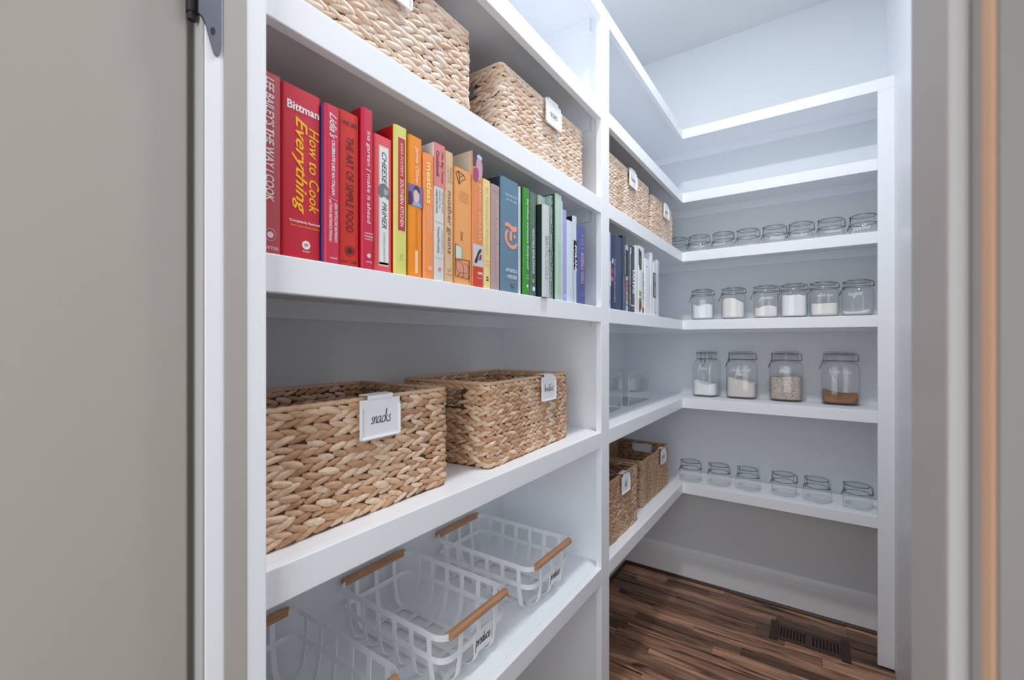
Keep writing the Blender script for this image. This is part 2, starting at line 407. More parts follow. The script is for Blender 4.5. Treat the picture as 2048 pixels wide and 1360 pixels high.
put('end_upright', MB().box(.206, XR, YF, YF+ED, 0.002, L0-ET), M_TRIM, shv, bevel=.0015)

# ------------------------------------------------------------------ floor register
def register():
    t = thing('floor_register', 'dark stained wooden floor vent with two rows of slots by back baseboard', 'vent', (-.0325, 2.408, 0.0004))
    dk = mat((10, 8, 8), .9); wd = mat((74, 52, 42), .5)
    put('slot_shade', MB().box(-.125, .125, -.042, .042, 0, .0012), dk, t)  # near-black sheet: shade inside the slots painted on, no hollow below
    f = MB().box(-.118, .118, .036, .062, 0, .005); f.box(-.118, .118, -.062, -.043, 0, .005)
    f.box(-.007, .007, -.043, .036, 0, .005)
    put('rail', f, wd, t, bevel=.0008)
    put('end_block', MB().box(-.150, -.118, -.078, .078, 0, .006), mat((58, 42, 36), .5), t, bevel=.0008)
    put('end_block', MB().box(.118, .150, -.078, .078, 0, .006), mat((58, 42, 36), .5), t, bevel=.0008)
    sl = MB().box(-.0036, .0036, -.043, .036, .0012, .0048).mesh('slat')
    for h in (-1, 1):
        for i in range(9):
            put('slat', sl, wd, t, (h*(.0105+i*.0128), 0, 0))
register()

# ------------------------------------------------------------------ woven baskets
def lump_template():
    prof = [(-.5, 0), (-.40, .30), (-.22, .46), (0, .5), (.22, .44), (.40, .26), (.5, 0)]
    vs = [(-.5, 0, 0)]; seg = 6
    for t, r in prof[1:-1]:
        for k in range(seg): vs.append((t, r*math.cos(2*PI*k/seg), r*math.sin(2*PI*k/seg)))
    vs.append((.5, 0, 0)); fs = []; n = len(prof)-2
    for k in range(seg): fs.append((0, 1+(k+1) % seg, 1+k))
    for i in range(n-1):
        for k in range(seg): fs.append((1+i*seg+k, 1+i*seg+(k+1) % seg, 1+(i+1)*seg+(k+1) % seg, 1+(i+1)*seg+k))
    e = len(vs)-1
    for k in range(seg): fs.append((e, 1+(n-1)*seg+k, 1+(n-1)*seg+(k+1) % seg))
    return [Vector(v) for v in vs], fs
LT, LF = lump_template()
def basket(label, loc, rz, w, d, h, mat_, group, seed, rows=10, fat=1.0):
    # local x = depth (front at +x), local y = width
    rg = random.Random(seed)
    t = thing('woven_basket', label, 'basket', loc, rz, group)
    hw, hd, cr = w/2-.006, d/2-.006, .007
    hole = (h-.062, h-.020, .055)                       # hand hole in each end wall
    def path(s):                                        # perimeter point, tangent, outward normal
        segs = [('f', 2*(hw-cr)), ('c1', cr*PI/2), ('r', 2*(hd-cr)), ('c2', cr*PI/2), ('b', 2*(hw-cr)), ('c3', cr*PI/2), ('l', 2*(hd-cr)), ('c4', cr*PI/2)]
        tot = sum(q for _, q in segs); s %= tot
        for nm, q in segs:
            if s <= q: break
            s -= q
        if nm == 'f': return (hd, -(hw-cr)+s), (0, 1), 'f'
        if nm == 'r': return ((hd-cr)-s, hw), (-1, 0), 'r'
        if nm == 'b': return (-hd, (hw-cr)-s), (0, -1), 'b'
        if nm == 'l': return (-(hd-cr)+s, -hw), (1, 0), 'l'
        i = int(nm[1])-1; a = i*PI/2 + s/cr
        cx, cy = [(hd-cr, hw-cr), (-(hd-cr), hw-cr), (-(hd-cr), -(hw-cr)), (hd-cr, -(hw-cr))][i]
        return (cx+cr*math.cos(a), cy+cr*math.sin(a)), (-math.sin(a), math.cos(a)), 'c'
    tot = 4*(hw-cr)+4*(hd-cr)+2*PI*cr
    rh = (h-.010)/rows; n = int(tot/(.0225*fat)); pitch = tot/n
    for r in range(rows):
        mb = MB(); mb.smooth = True; zc = .002+rh*(r+.5); m2 = MB(); m2.smooth = True; cut = 0
        ph = rg.random()*pitch
        for line in (0, 1):
            zl = zc + (rh*.25 if line else -rh*.25)
            for i in range(n):
                s0 = i*pitch+ph+(pitch/2 if line else 0)+rg.uniform(-.002, .002)
                (px, py), (tx, ty), sd = path(s0)
                if sd in 'lr' and abs(px) < hole[2] and hole[0] < zl < hole[1]: cut = 1; continue
                a = (-1 if line else 1)*rg.uniform(.15, .36)
                ln = pitch*rg.uniform(1.5, 1.85); ht = rh*rg.uniform(.50, .70); th = .0125*rg.uniform(.85, 1.25)
                ca, sa = math.cos(a), math.sin(a)
                off = rg.uniform(-.001, .0016)
                vs = []
                for v in LT:
                    u = v.x*ln; q = v.y*ht; o = v.z*th + off + v.x*.004
                    uu = u*ca - q*sa; zz = u*sa + q*ca
                    (ax, ay), (bx, by), _ = path(s0+uu)
                    vs.append((ax+by*o, ay-bx*o, zl+zz+rg.uniform(-.0002, .0002)))
                (mb if px > 0 else m2).add(vs, LF)
        if not cut: mb.add(m2.v, m2.f)
        else: put('braid', m2, mat_, t)
        put('braid', mb, mat_, t)
    # inner backing, base and wrapped rim
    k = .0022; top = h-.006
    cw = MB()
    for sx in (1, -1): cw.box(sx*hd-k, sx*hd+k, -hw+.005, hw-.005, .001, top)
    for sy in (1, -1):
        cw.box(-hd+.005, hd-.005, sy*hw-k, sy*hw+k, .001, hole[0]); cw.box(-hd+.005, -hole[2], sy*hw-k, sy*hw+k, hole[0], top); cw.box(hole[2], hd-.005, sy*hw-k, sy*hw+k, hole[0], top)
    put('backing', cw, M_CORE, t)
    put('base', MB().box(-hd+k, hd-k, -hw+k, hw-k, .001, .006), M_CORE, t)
    rm = MB(); rm.smooth = True
    pts = []
    m = int(tot/.006)
    for i in range(m):
        (px, py), _, _ = path(i*tot/m)
        pts.append((px, py, h-.0045+.0006*math.sin(i*1.9)))
    rm.tube(pts, .0048, 6, True)
    put('rim', rm, mat_, t)
    return t
def on_front(t, w, d, h, word, dy, name_label, group, tw=.085, thh=.066, wl=.5, dz=0.0):
    # folded white label holder hooked over the front rim; a thing of its own
    rz = t.rotation_euler[2]; cx = d/2 + .0085
    p = Vector(t.location) + Matrix.Rotation(rz, 3, 'Z') @ Vector((cx, dy, h))
    g = thing('label_clip', name_label, 'label', p, rz, group)
    z1 = -.004+dz; z0 = z1-thh
    put('plate', MB().box(-.0012, 0, -tw/2, tw/2, z0, z1), M_CARD, g, bevel=.0005)
    hk = MB().box(-.022, 0, -tw*.31, tw*.31, z1+.0065, z1+.0077); hk.box(-.0012, 0, -tw*.31, tw*.31, z1-.001, z1+.0077)
    hk.box(-.0225, -.0213, -tw*.31, tw*.31, z1-.02, z1+.0077)
    put('hook', hk, M_CARD, g)
    lp = MB().box(0, .0028, tw/2-.0035, tw/2, z0, z1-.012); lp.box(0, .0028, -tw/2, -tw/2+.0035, z0, z1-.012); lp.box(0, .0028, -tw/2, tw/2, z0, z0+.0035)
    put('lip', lp, M_CARD, g, bevel=.0008)
    put('lettering', script_mb(word, tw*wl, (0, 1, 0), (0, 0, 1), (.0004, 0, (z0+z1)/2-.002)), M_BLACK, g)
    return g
BW, BDp, BH = .425, .275, .197
GB = 'woven seagrass storage baskets'; GL_ = 'white clip-on basket labels'
def B(label, x_front, y0, y1, z, h, mat_, seed, word, tag_y, tlabel, rz=0.0, d=BDp, rows=8, fat=1.15, wl=.5):
    w = y1-y0; yc = (y0+y1)/2
    c, s = math.cos(rz), math.sin(rz)
    loc = (x_front-c*d/2, yc-s*d/2, z+.0006)
    t = basket(label, loc, rz, w, d, h, mat_, GB, seed, rows, fat)
    on_front(t, w, d, h, word, tag_y-yc, tlabel, GL_, wl=wl)
    return t
B('tan woven basket labelled snacks, nearest the doorway on the shelf below the books', -.6175, .276, .680, L4, .197, M_WEAVE, 1, 'snacks', .497, 'white label plate reading snacks on the near tan basket', 0.018)
B('tan woven basket labelled breakfast, standing behind the snacks basket', -.618, .798, 1.222, L4, .197, M_WEAVE, 2, 'breakfast', 1.075, 'white label plate reading breakfast on the second tan basket', 0.045, wl=.62)
B('pale woven basket cut off by the top of the frame, above the red cookbooks', -.607, .312, .737, L2, .197, M_WEAVE_PALE, 3, 'baking', .515, 'white label plate on the pale basket at the top of the frame', 0)
B('pale woven basket labelled recipes, above the orange and green cookbooks', -.606, .842, 1.285, L2, .197, M_WEAVE_PALE, 4, 'recipes', 1.075, 'white label plate reading recipes on the upper pale basket', 0)
B('woven basket just right of the white post on the high shelf', -.60, 1.475, 1.932, L2, .207, M_WEAVE_PALE, 5, 'baking', 1.70, 'white label plate on the high basket just right of the post', 0)
B('smaller woven basket in the far corner of the high shelf', -.60, 1.968, 2.312, L2, .192, M_WEAVE_PALE, 6, 'grains', 2.16, 'white label plate on the high basket in the far corner', 0, d=.26)
B('chunky brown woven basket beside the post on the lowest corner shelf', -.606, 1.412, 1.803, L5, .228, M_WEAVE_BROWN, 8, 'dip', 1.635, 'white label plate on the chunky low basket beside the post', 0, rows=8, fat=1.3, wl=.3)
B('finely woven brown basket at the inside corner of the lowest shelf', -.631, 1.925, 2.352, L5, .203, M_WEAVE_BROWN, 9, 'pasta', 2.22, 'white label plate on the low basket at the inside corner', 0, rows=11, fat=.9)

# ------------------------------------------------------------------ cookbooks
def rounded(p):
    q = []; n = len(p)
    for i in range(n):
        (ax, ay), (bx, by), (cx, cy), (dx, dy) = p[i-1], p[i], p[(i+1) % n], p[(i+2) % n]
        for t in (0, .33, .67):
            f = lambda a, b, c, d: .5*(2*b+(c-a)*t+(2*a-5*b+4*c-d)*t*t+(3*b-a-3*c+d)*t**3)
            q.append((f(ax, bx, cx, dx), f(ay, by, cy, dy)))
    return q
def book(y0, y1, h, xf, col, label, group, side=None, deco=(), depth=.20, rough=.42, dz=0.0, z=L3, soft=False):
    w = y1-y0
    t = thing('cookbook', label, 'book', (xf, (y0+y1)/2, z+dz+.0003), 0, group)
    tb = .0012 if soft else .0028; r = min(.0022 if soft else .0045, w*.3); m = mat(col, rough)
    a = w/2
    outer = [(-depth, -a)] + [(-r+r*math.sin(i*PI/8), -a+r-r*math.cos(i*PI/8)) for i in range(5)] + [(-r+r*math.cos(i*PI/8), a-r+r*math.sin(i*PI/8)) for i in range(5)] + [(-depth, a)]
    q = max(r-tb, .0004); b = a-tb
    inner = [(-depth, -b)] + [(-tb-q+q*math.sin(i*PI/8), -b+q-q*math.cos(i*PI/8)) for i in range(5)] + [(-tb-q+q*math.cos(i*PI/8), b-q+q*math.sin(i*PI/8)) for i in range(5)] + [(-depth, b)]
    n = len(outer); vs = []
    for zz in (0, h):
        vs += [(x, y, zz) for x, y in outer] + [(x, y, zz) for x, y in inner]
    fs = []
    for i in range(n-1):
        fs.append((i, i+1, 2*n+i+1, 2*n+i)); fs.append((n+i+1, n+i, 3*n+i, 3*n+i+1))
        fs.append((2*n+i, 2*n+i+1, 3*n+i+1, 3*n+i)); fs.append((i+1, i, n+i, n+i+1))
    fs += [(0, 2*n, 3*n, n), (n-1, n+n-1, 3*n+n-1, 2*n+n-1)]
    cv = put('cover', MB().add(vs, fs), m, t); auto_smooth(cv, 50)
    ins = .0005 if soft else .0035
    put('page_block', MB().box(-depth+ins, -tb-.0006, -b+.0003, b-.0003, ins, h-ins), M_PAGE, t)
    if side:
        s2 = put('back_cover', MB().box(-depth, -r-.0005, -a-.0004, -a, .0005, h-.0005), mat(side, .4), t)
    X = .0005
    for e in deco:
        if e[0] == 'p':                                    # flat printed panel on the spine: (ya, yb, za, zb, colour)
            _, ya, yb, za, zb, cc = e
            put('spine_panel', MB().box(-.0012, X-.0002, -a+ya*w, -a+yb*w, za*h, zb*h), mat(cc, rough), t)
        elif e[0] == 'q':                                  # second layer panel
            _, ya, yb, za, zb, cc = e
            put('spine_panel', MB().box(-.0012, X, -a+ya*w, -a+yb*w, za*h, zb*h), mat(cc, rough), t)
        elif e[0] == 'd':                                  # lettering reading down: text, y, ztop, zbottom, cap height, colour
            _, tx, yc, zt, zb, ch, cc = e[:7]; sh = e[7] if len(e) > 7 else 0; bo = e[8] if len(e) > 8 else 0
            me = text_mesh(tx, (zt-zb)*h, ch*w, (0, 0, -1), (0, 1, 0), (X+.0003, -a+yc*w, (zt+zb)/2*h), sh, bo)
            put('lettering', me, mat(cc, .5), t)
        elif e[0] == 'h':                                  # lettering reading across: text, ya, yb, z, height, colour
            _, tx, ya, yb, zc, hh, cc = e[:7]; bo = e[7] if len(e) > 7 else 0
            me = text_mesh(tx, (yb-ya)*w, hh*h, (0, 1, 0), (0, 0, 1), (X+.0003, -a+(ya+yb)/2*w, zc*h), 0, bo)
            put('lettering', me, mat(cc, .5), t)
        elif e[0] == 'o':                                  # round publisher's mark: y, z, radius
            _, yc, zc, rr, cc = e
            y_, z_ = -a+yc*w, zc*h; rr *= w
            put('mark', MB().prism([(y_+rr*math.cos(k*PI/7), z_+rr*math.sin(k*PI/7)) for k in range(14)], 'x', X, X+.0002), mat(cc, .5), t)
        elif e[0] == 's':                                  # ink strokes on the spine: list of polylines in (y, z) fractions, radius
            _, pls, rad, cc = e
            mb = MB()
            for pl in pls: mb.tube([(X, -a+p*w, q*h) for p, q in pl], rad, 5)
            put('drawing', mb, mat(cc, .6), t)
        elif e[0] == 'g':                                  # irregular printed shape: polygon in fractions
            _, pl, cc, lay = e
            if len(pl) >= 6: pl = rounded(pl)
            put('print_shape', MB().prism([(-a+p*w, q*h) for p, q in pl], 'x', X-.001, X+.0001*lay), mat(cc, .5), t)
        elif e[0] == 'b':                                  # coloured page marker standing above the pages
            _, yc, up, cc = e
            put('bookmark', MB().prism([(-a+(yc-.25)*w, h-.01), (-a+(yc-.25)*w, h+up), (-a+(yc+.35)*w, h+up*.45), (-a+(yc+.2)*w, h-.01)], 'x', -.03, -.0294), mat(cc, .5), t)
    return t
GC = 'cookbooks in the rainbow row'; GD = 'cookbooks in the far dark and white row'
WH = (240, 236, 236)
def potter(c): return [('o', .52, .105, .13, c), ('h', 'POTTER', .14, .86, .032, .017, c, .01)]
book(.2800, .3112, .232, -.578, (178, 66, 76), 'dusty rose cookbook, first at the left end of the rainbow row', GC, None,
     [('d', "LEE BAILEY'S THE WAY I COOK", .50, .97, .29, .36, (236, 226, 226), .18, .01), ('s', [[(.52+.22*math.cos(k*PI/6), .105+.034*math.sin(k*PI/6)) for k in range(13)]], .0003, (226, 200, 200))]+potter((226, 205, 205)), soft=False)
book(.3128, .3700, .2325, -.582, (202, 22, 50), 'thickest crimson cookbook with large yellow title on its spine', GC, None,
     [('h', 'Bittman', .13, .93, .885, .050, WH, .025), ('d', 'How to Cook', .80, .79, .285, .26, (250, 196, 30), .25, .004), ('d', 'Everything', .435, .83, .265, .38, (252, 190, 10), .4, .012),
      ('h', 'Completely Revised', .18, .95, .218, .018, WH, .02), ('h', 'Tenth Anniversary Edition', .20, .95, .192, .014, (250, 180, 40)), ('o', .60, .088, .105, WH), ('h', 'W', .54, .66, .088, .02, (190, 30, 60), .03), ('h', 'WILEY', .50, .70, .05, .011, WH)], rough=.35)
book(.3712, .3948, .2265, -.574, (206, 44, 80), 'pink-red cookbook with a purple cover edge beside the thick crimson one', GC, (92, 84, 150),
     [('d', "Lidia's", .52, .95, .79, .50, WH, .5, .01), ('d', 'CELEBRATE LIKE AN ITALIAN', .52, .78, .43, .22, WH, .1, .02), ('s', [[(.25, .415), (.8, .40)]], .0003, WH),
      ('d', 'LIDIA MATTICCHIO BASTIANICH', .70, .385, .135, .2, WH, .1, .01), ('d', 'and TANYA BASTIANICH MANUALI', .34, .40, .135, .2, WH, .1, .01), ('h', 'KNOPF', .32, .78, .033, .012, WH)])
book(.3975, .4345, .2325, -.582, (214, 46, 38), 'brick red cookbook with black lettering and a blank top margin', GC, None,
     [('h', 'WATERS', .16, .86, .925, .026, (40, 20, 24), .01), ('d', 'THE ART OF SIMPLE FOOD', .52, .84, .225, .34, (44, 20, 24), .08), ('s', [[(.52+.21*math.cos(k*PI/6), .105+.033*math.sin(k*PI/6)) for k in range(13)]], .0004, (60, 20, 24))]+potter((60, 22, 26)), rough=.6)
book(.4352, .4560, .2490, -.576, (205, 34, 72), 'tall raspberry cookbook with white lowercase title', GC, (150, 12, 30),
     [('d', 'ina garten | make it ahead', .50, .86, .285, .42, (244, 220, 226), .12, .008), ('h', 'a barefoot', .15, .9, .225, .012, WH), ('h', 'contessa', .15, .9, .205, .012, WH), ('h', 'cookbook', .15, .9, .188, .010, WH), ('o', .55, .085, .17, (240, 200, 210)), ('h', 'POTTER', .3, .8, .045, .010, WH)])
book(.4605, .4990, .2205, -.582, (232, 84, 96), 'salmon pink cookbook with white title strip and small cheese picture', GC, None,
     [('p', .26, .80, .045, .93, (226, 190, 160)), ('q', .31, .75, .055, .92, (232, 234, 236)), ('d', 'CHEESE', .54, .885, .655, .24, (50, 54, 60), .3), ('d', 'PRIMER', .54, .52, .325, .24, (50, 54, 60), .3), ('d', 'STEVEN JENKINS', .53, .30, .075, .13, (140, 144, 150), .1),
      ('g', [(.28, .63), (.4, .65), (.6, .655), (.80, .62), (.86, .58), (.74, .545), (.54, .56), (.36, .545), (.25, .58)], (118, 124, 130), 2), ('g', [(.5, .62), (.75, .61), (.7, .575), (.55, .57)], (168, 172, 176), 4), ('q', .27, .78, .058, .074, (96, 98, 106))])
book(.5000, .5270, .2490, -.577, (222, 220, 118), 'lime yellow cookbook with a red title panel', GC, (176, 14, 22),
     [('p', .20, .82, .29, .93, (240, 216, 190)), ('q', .23, .79, .297, .922, (190, 50, 60)), ('d', "SARA FOSTER'S", .52, .89, .665, .22, (240, 190, 150), .1, .02), ('d', 'SOUTHERN KITCHEN', .52, .645, .325, .28, (250, 222, 200), .12, .02), ('h', 'RANDOM HOUSE', .3, .75, .10, .009, (190, 190, 110)), ('o', .5, .13, .10, (196, 200, 110))])
book(.5320, .5640, .2455, -.579, (246, 146, 20), 'bright orange cookbook with a small portrait photo on the spine', GC, (40, 34, 60),
     [('d', 'Jamie Oliver', .55, .93, .66, .34, (250, 214, 190), .12, .02), ('p', .0, 1.0, .505, .655, (120, 110, 170)), ('g', [(.0, .505), (.0, .60), (.2, .60), (.3, .505)], (90, 40, 90), 3), ('g', [(.38, .54), (.34, .59), (.42, .635), (.62, .64), (.74, .60), (.72, .555), (.55, .53)], (226, 196, 190), 4),
      ('g', [(.36, .61), (.42, .645), (.62, .65), (.76, .625), (.74, .60), (.5, .625)], (70, 50, 60), 5), ('g', [(.2, .505), (.3, .535), (.5, .53), (.75, .54), (.9, .505)], (150, 175, 215), 5),
      ('d', 'Happy Days with the Naked Chef', .55, .485, .205, .16, (190, 110, 30), .2), ('p', .46, .64, .03, .19, (250, 214, 170))])
book(.5668, .5910, .2255, -.577, (246, 152, 84), 'peach orange cookbook with yellow lowercase title, shorter than its neighbours', GC, (176, 160, 186),
     [('d', 'meatless', .45, .93, .60, .5, (252, 222, 130), .0, .03), ('d', 'FAST FRESH VEGETARIAN', .62, .58, .37, .12, (248, 214, 200)), ('d', 'RECIPES FOR COOKS', .38, .58, .37, .12, (248, 214, 200)), ('o', .55, .09, .2, (248, 190, 140))])
book(.5916, .6190, .2530, -.577, (222, 218, 214), 'white cookbook with a rose pink band on its top third', GC, (206, 200, 196),
     [('p', .0, 1.0, .685, .999, (226, 132, 132)), ('d', 'The Big Texas', .74, .955, .72, .28, (120, 50, 70), .2, .01), ('d', 'Cookbook', .32, .945, .755, .30, (90, 34, 60), .2, .02), ('d', 'THE FOOD THAT', .78, .665, .5, .12, (60, 60, 70)), ('d', 'DEFINES THE', .5, .665, .53, .12, (60, 60, 70)), ('d', 'LONE STAR STATE', .22, .665, .49, .15, (50, 50, 60), 0, .02),
      ('s', [[(.1, .43), (.9, .425)], [(.1, .17), (.9, .165)]], .0002, (120, 120, 126)), ('d', 'TexasMonthly', .35, .395, .20, .28, (60, 60, 70), .1), ('d', 'BY THE EDITORS OF', .72, .37, .20, .1, (90, 90, 96)), ('o', .5, .085, .13, (216, 130, 140))])
book(.6212, .6462, .2495, -.579, (224, 188, 146), 'tan cookbook with dark serif title beside the pink-banded one', GC, None,
     [('d', 'ROXANA', .66, .88, .76, .16, (120, 92, 60)), ('d', 'JULLAPAT', .36, .885, .755, .14, (150, 120, 84)), ('d', 'mother grains', .48, .70, .22, .56, (110, 84, 54), .12), ('s', [[(.3, .10), (.5, .085), (.7, .115)], [(.2, .065), (.8, .06)]], .0003, (120, 90, 60))])
SQ = [[(.05, .34), (.4, .33), (.41, .22), (.8, .225), (.82, .225), (.80, .06)], [(.05, .34), (.04, .07), (.80, .06)], [(.05, .21), (.41, .22)], [(.12, .2), (.1, .13), (.25, .10), (.5, .11), (.46, .18), (.3, .205), (.12, .2)], [(.5, .11), (.62, .10), (.78, .12), (.74, .18), (.56, .19)], [(.25, .10), (.18, .065)], [(.5, .11), (.45, .065)], [(.84, .225), (.85, .03)],
      [(.08, .95), (.2, .97), (.5, .955), (.62, .93), (.4, .90), (.25, .86), (.15, .91), (.08, .95)], [(.2, .97), (.28, .92), (.5, .955)], [(.28, .92), (.25, .86)]]
book(.6520, .7050, .2300, -.582, (238, 166, 96), 'wide orange-tan cookbook with inked drawings of leaves and stones', GC, None,
     [('g', [(.06, .225), (.40, .225), (.40, .335), (.06, .335)], (206, 224, 210), 1), ('g', [(.10, .09), (.1, .2), (.28, .205), (.5, .18), (.74, .18), (.78, .09)], (226, 150, 120), 1), ('s', SQ, .00055, (60, 44, 50)), ('h', 'THE CHEESE BOARD', .25, .78, .80, .014, (190, 120, 60)), ('h', 'COLLECTIVE WORKS', .22, .80, .775, .014, (190, 120, 60)), ('h', 'BREAD PASTRY', .25, .78, .75, .014, (190, 120, 60)), ('h', 'CHEESE PIZZA', .25, .78, .725, .014, (190, 120, 60)), ('d', 'Leaves', .42, .46, .38, .16, (80, 50, 30), .3)])
book(.7065, .7375, .2795, -.579, (228, 142, 80), 'tallest orange cookbook with a dark photo at its spine top', GC, (222, 206, 184),
     [('d', 'BAKING with JULIA', .62, .765, .345, .38, (246, 206, 176), .05), ('p', 0, 1, .885, .998, (70, 70, 92)), ('g', [(.30, .83), (.26, .90), (.4, .955), (.75, .95), (.92, .90), (.86, .83), (.6, .79)], (206, 158, 172), 3), ('g', [(.0, .82), (.1, .87), (.45, .875), (.5, .82), (.3, .775), (.0, .79)], (160, 76, 120), 4), ('g', [(.3, .96), (.5, .985), (.85, .975), (.85, .95), (.5, .955)], (206, 212, 226), 4),
      ('p', 0, 1, .155, .315, (206, 206, 212)), ('g', [(.1, .19), (.3, .23), (.5, .27), (.75, .29), (.8, .27), (.55, .24), (.45, .20), (.25, .175)], (74, 48, 52), 3), ('g', [(.55, .2), (.65, .24), (.85, .25), (.8, .21)], (130, 64, 66), 3), ('p', 0, 1, 0.0, .152, (206, 66, 44)), ('h', 'WM', .4, .9, .105, .022, WH, .05), ('h', 'MORROW', .4, .9, .07, .012, (240, 190, 170))])
book(.7392, .7665, .2320, -.580, (240, 214, 144), 'cream yellow cookbook with a faint grey-green title', GC, None,
     [('d', "In Nonna's Kitchen", .52, .93, .31, .42, (196, 200, 170), .15), ('h', 'CAROL', .25, .85, .255, .022, (206, 186, 120)), ('h', 'FIELD', .25, .85, .215, .022, (206, 186, 120)), ('p', .42, .68, .075, .09, (50, 46, 40)), ('p', .42, .68, .10, .113, (50, 46, 40))])
book(.7685, .8000, .2300, -.580, (180, 154, 150), 'dusty mauve cookbook with a pale italic title', GC, None,
     [('d', 'Cooking with Italian Grandmothers', .66, .86, .14, .36, (224, 208, 206), .2), ('d', 'recipes and stories from Tuscany to Sicily', .28, .7, .25, .14, (212, 184, 196), .2), ('s', [[(.1, .945), (.9, .94)]], .0003, (214, 196, 192))])
book(.8020, .8690, .2565, -.577, (98, 132, 154), 'wide slate blue cookbook with a peach gothic letter', GC, (40, 62, 76),  # dark side colour: shading of the cover painted in
     [('h', 'THE RECIPES', .18, .90, .855, .022, (190, 206, 220), .02), ('h', 'OF RECORD', .24, .90, .815, .022, (190, 206, 220), .02), ('h', 'AMANDA', .22, .92, .195, .036, (206, 218, 228), .03), ('h', 'HESSER', .30, .92, .140, .036, (206, 218, 228), .03),
      ('g', [(.20, .575), (.22, .605), (.38, .612), (.60, .592), (.86, .60), (.90, .575), (.80, .548), (.62, .545), (.42, .575)], (236, 160, 128), 2),
      ('g', [(.20, .52), (.30, .548), (.38, .54), (.30, .505), (.32, .455), (.48, .425), (.70, .425), (.92, .455), (.90, .43), (.75, .395), (.52, .390), (.30, .42), (.18, .47)], (236, 160, 128), 2),
      ('g', [(.46, .545), (.60, .545), (.60, .455), (.46, .462)], (236, 160, 128), 2), ('g', [(.68, .505), (.76, .525), (.84, .505), (.76, .485)], (236, 160, 128), 2), ('s', [[(.52, .075), (.62, .065), (.74, .08)], [(.52, .05), (.74, .047)]], .0005, (50, 66, 84))], rough=.5)
book(.8775, .8893, .2560, -.583, (218, 226, 236), 'thin white book between the slate blue and bright green cookbooks', GC, None, [('d', 'the essential cookbook', .5, .85, .3, .4, (190, 200, 214))], soft=True)
book(.8920, .9180, .2565, -.576, (58, 150, 44), 'bright green cookbook with white lowercase title', GC, (16, 84, 12),  # side green darkened, shade put into the cover colour
     [('d', 'barefoot contessa foolproof', .56, .90, .24, .46, (226, 240, 220), .12, .006), ('h', 'ina', .4, .75, .185, .012, WH), ('h', 'garten', .25, .9, .155, .014, WH), ('o', .55, .085, .14, WH), ('h', 'POTTER', .3, .8, .05, .010, (200, 226, 190)), ('b', .2, .008, (214, 60, 66))])
book(.9275, .9585, .2580, -.582, (92, 122, 114), 'grey-green cookbook with white capitals, right of the bright green one', GC, None,
     [('d', 'STEVEN SATTERFIELD', .45, .89, .68, .18, (190, 196, 80)), ('d', 'VEGETABLE REVELATIONS', .50, .66, .22, .30, WH, 0, .02), ('o', .5, .15, .16, (176, 190, 80)), ('o', .56, .075, .2, WH)])
book(1.0000, 1.0370, .2720, -.600, (192, 212, 204), 'tall mint cookbook standing behind the white broccoli cookbook', GC, (170, 172, 110), [])
book(.9620, .9945, .2330, -.5635, (206, 212, 212), 'white cookbook jutting past the shelf edge with grey lettering', GC, (26, 44, 38),
     [('d', 'BROCCOLI', .50, .66, .20, .50, (150, 158, 160), 0, -.01), ('s', [[(.9, .53), (.78, .52), (.9, .50)]], .0008, (90, 100, 96))])
book(1.0385, 1.0520, .2780, -.586, (160, 188, 178), 'narrow cookbook covered with a dark leaf pattern', GC, None,
     [('s', [[(.1+.75*random.random(), .02+.96*i/26), (.1+.75*random.random(), .02+.96*(i+1.3)/26), (.1+.75*random.random(), .03+.95*(i+.7)/26)] for i in range(26)], .0005, (66, 84, 78))])
book(1.0530, 1.0850, .2865, -.577, (184, 212, 194), 'tall pale green cookbook, the tallest beside the lavender one', GC, (60, 74, 70), [('p', .35, .7, .05, .55, (172, 206, 172))])
book(1.0875, 1.0955, .2755, -.580, (224, 230, 240), 'very thin white booklet left of the lavender cookbook', GC, None, [], soft=True)
book(1.0970, 1.1200, .2545, -.580, (166, 170, 218), 'slim lavender cookbook with faint white lettering', GC, None, [('d', 'modern Mediterranean cooking', .5, .88, .3, .36, (204, 208, 240)), ('o', .5, .06, .2, (214, 216, 244))])
book(1.1210, 1.1600, .2315, -.580, (208, 222, 236), 'pale sky blue cookbook with a red page marker on top', GC, None, [('b', .4, .022, (206, 66, 60))])
book(1.1612, 1.1835, .2520, -.580, (206, 212, 218), 'slim grey cookbook with black block and white title', GC, (30, 34, 44),
     [('p', 0, .35, .0, .72, (200, 208, 216)), ('p', .05, 1, .38, .72, (52, 58, 66)), ('d', 'POILANE', .55, .665, .36, .6, (244, 246, 248), 0, .03)])
book(1.1870, 1.2365, .2310, -.578, (84, 94, 154), 'indigo cookbook with pink capitals at the right end of the rainbow row', GC, (22, 28, 60),
     [('d', 'BORN', .55, .66, .49, .36, (214, 178, 190), 0, .02), ('d', 'GRILL', .55, .42, .25, .36, (206, 160, 176), 0, .02), ('s', [[(.35, .455), (.55, .475), (.75, .455), (.55, .435), (.35, .455)], [(.45, .455), (.65, .455)]], .0008, (206, 180, 196)), ('o', .55, .88, .05, (230, 226, 236)), ('o', .55, .72, .05, (230, 226, 236)), ('h', 'RECIPES', .3, .8, .83, .02, (190, 170, 196)), ('h', 'FOR A', .3, .8, .80, .016, (190, 170, 196)), ('h', 'FIRE', .3, .8, .77, .016, (190, 170, 196)), ('h', 'KATE', .3, .8, .14, .016, (190, 170, 196)), ('h', 'HEYHOE', .3, .8, .11, .016, (190, 170, 196))])
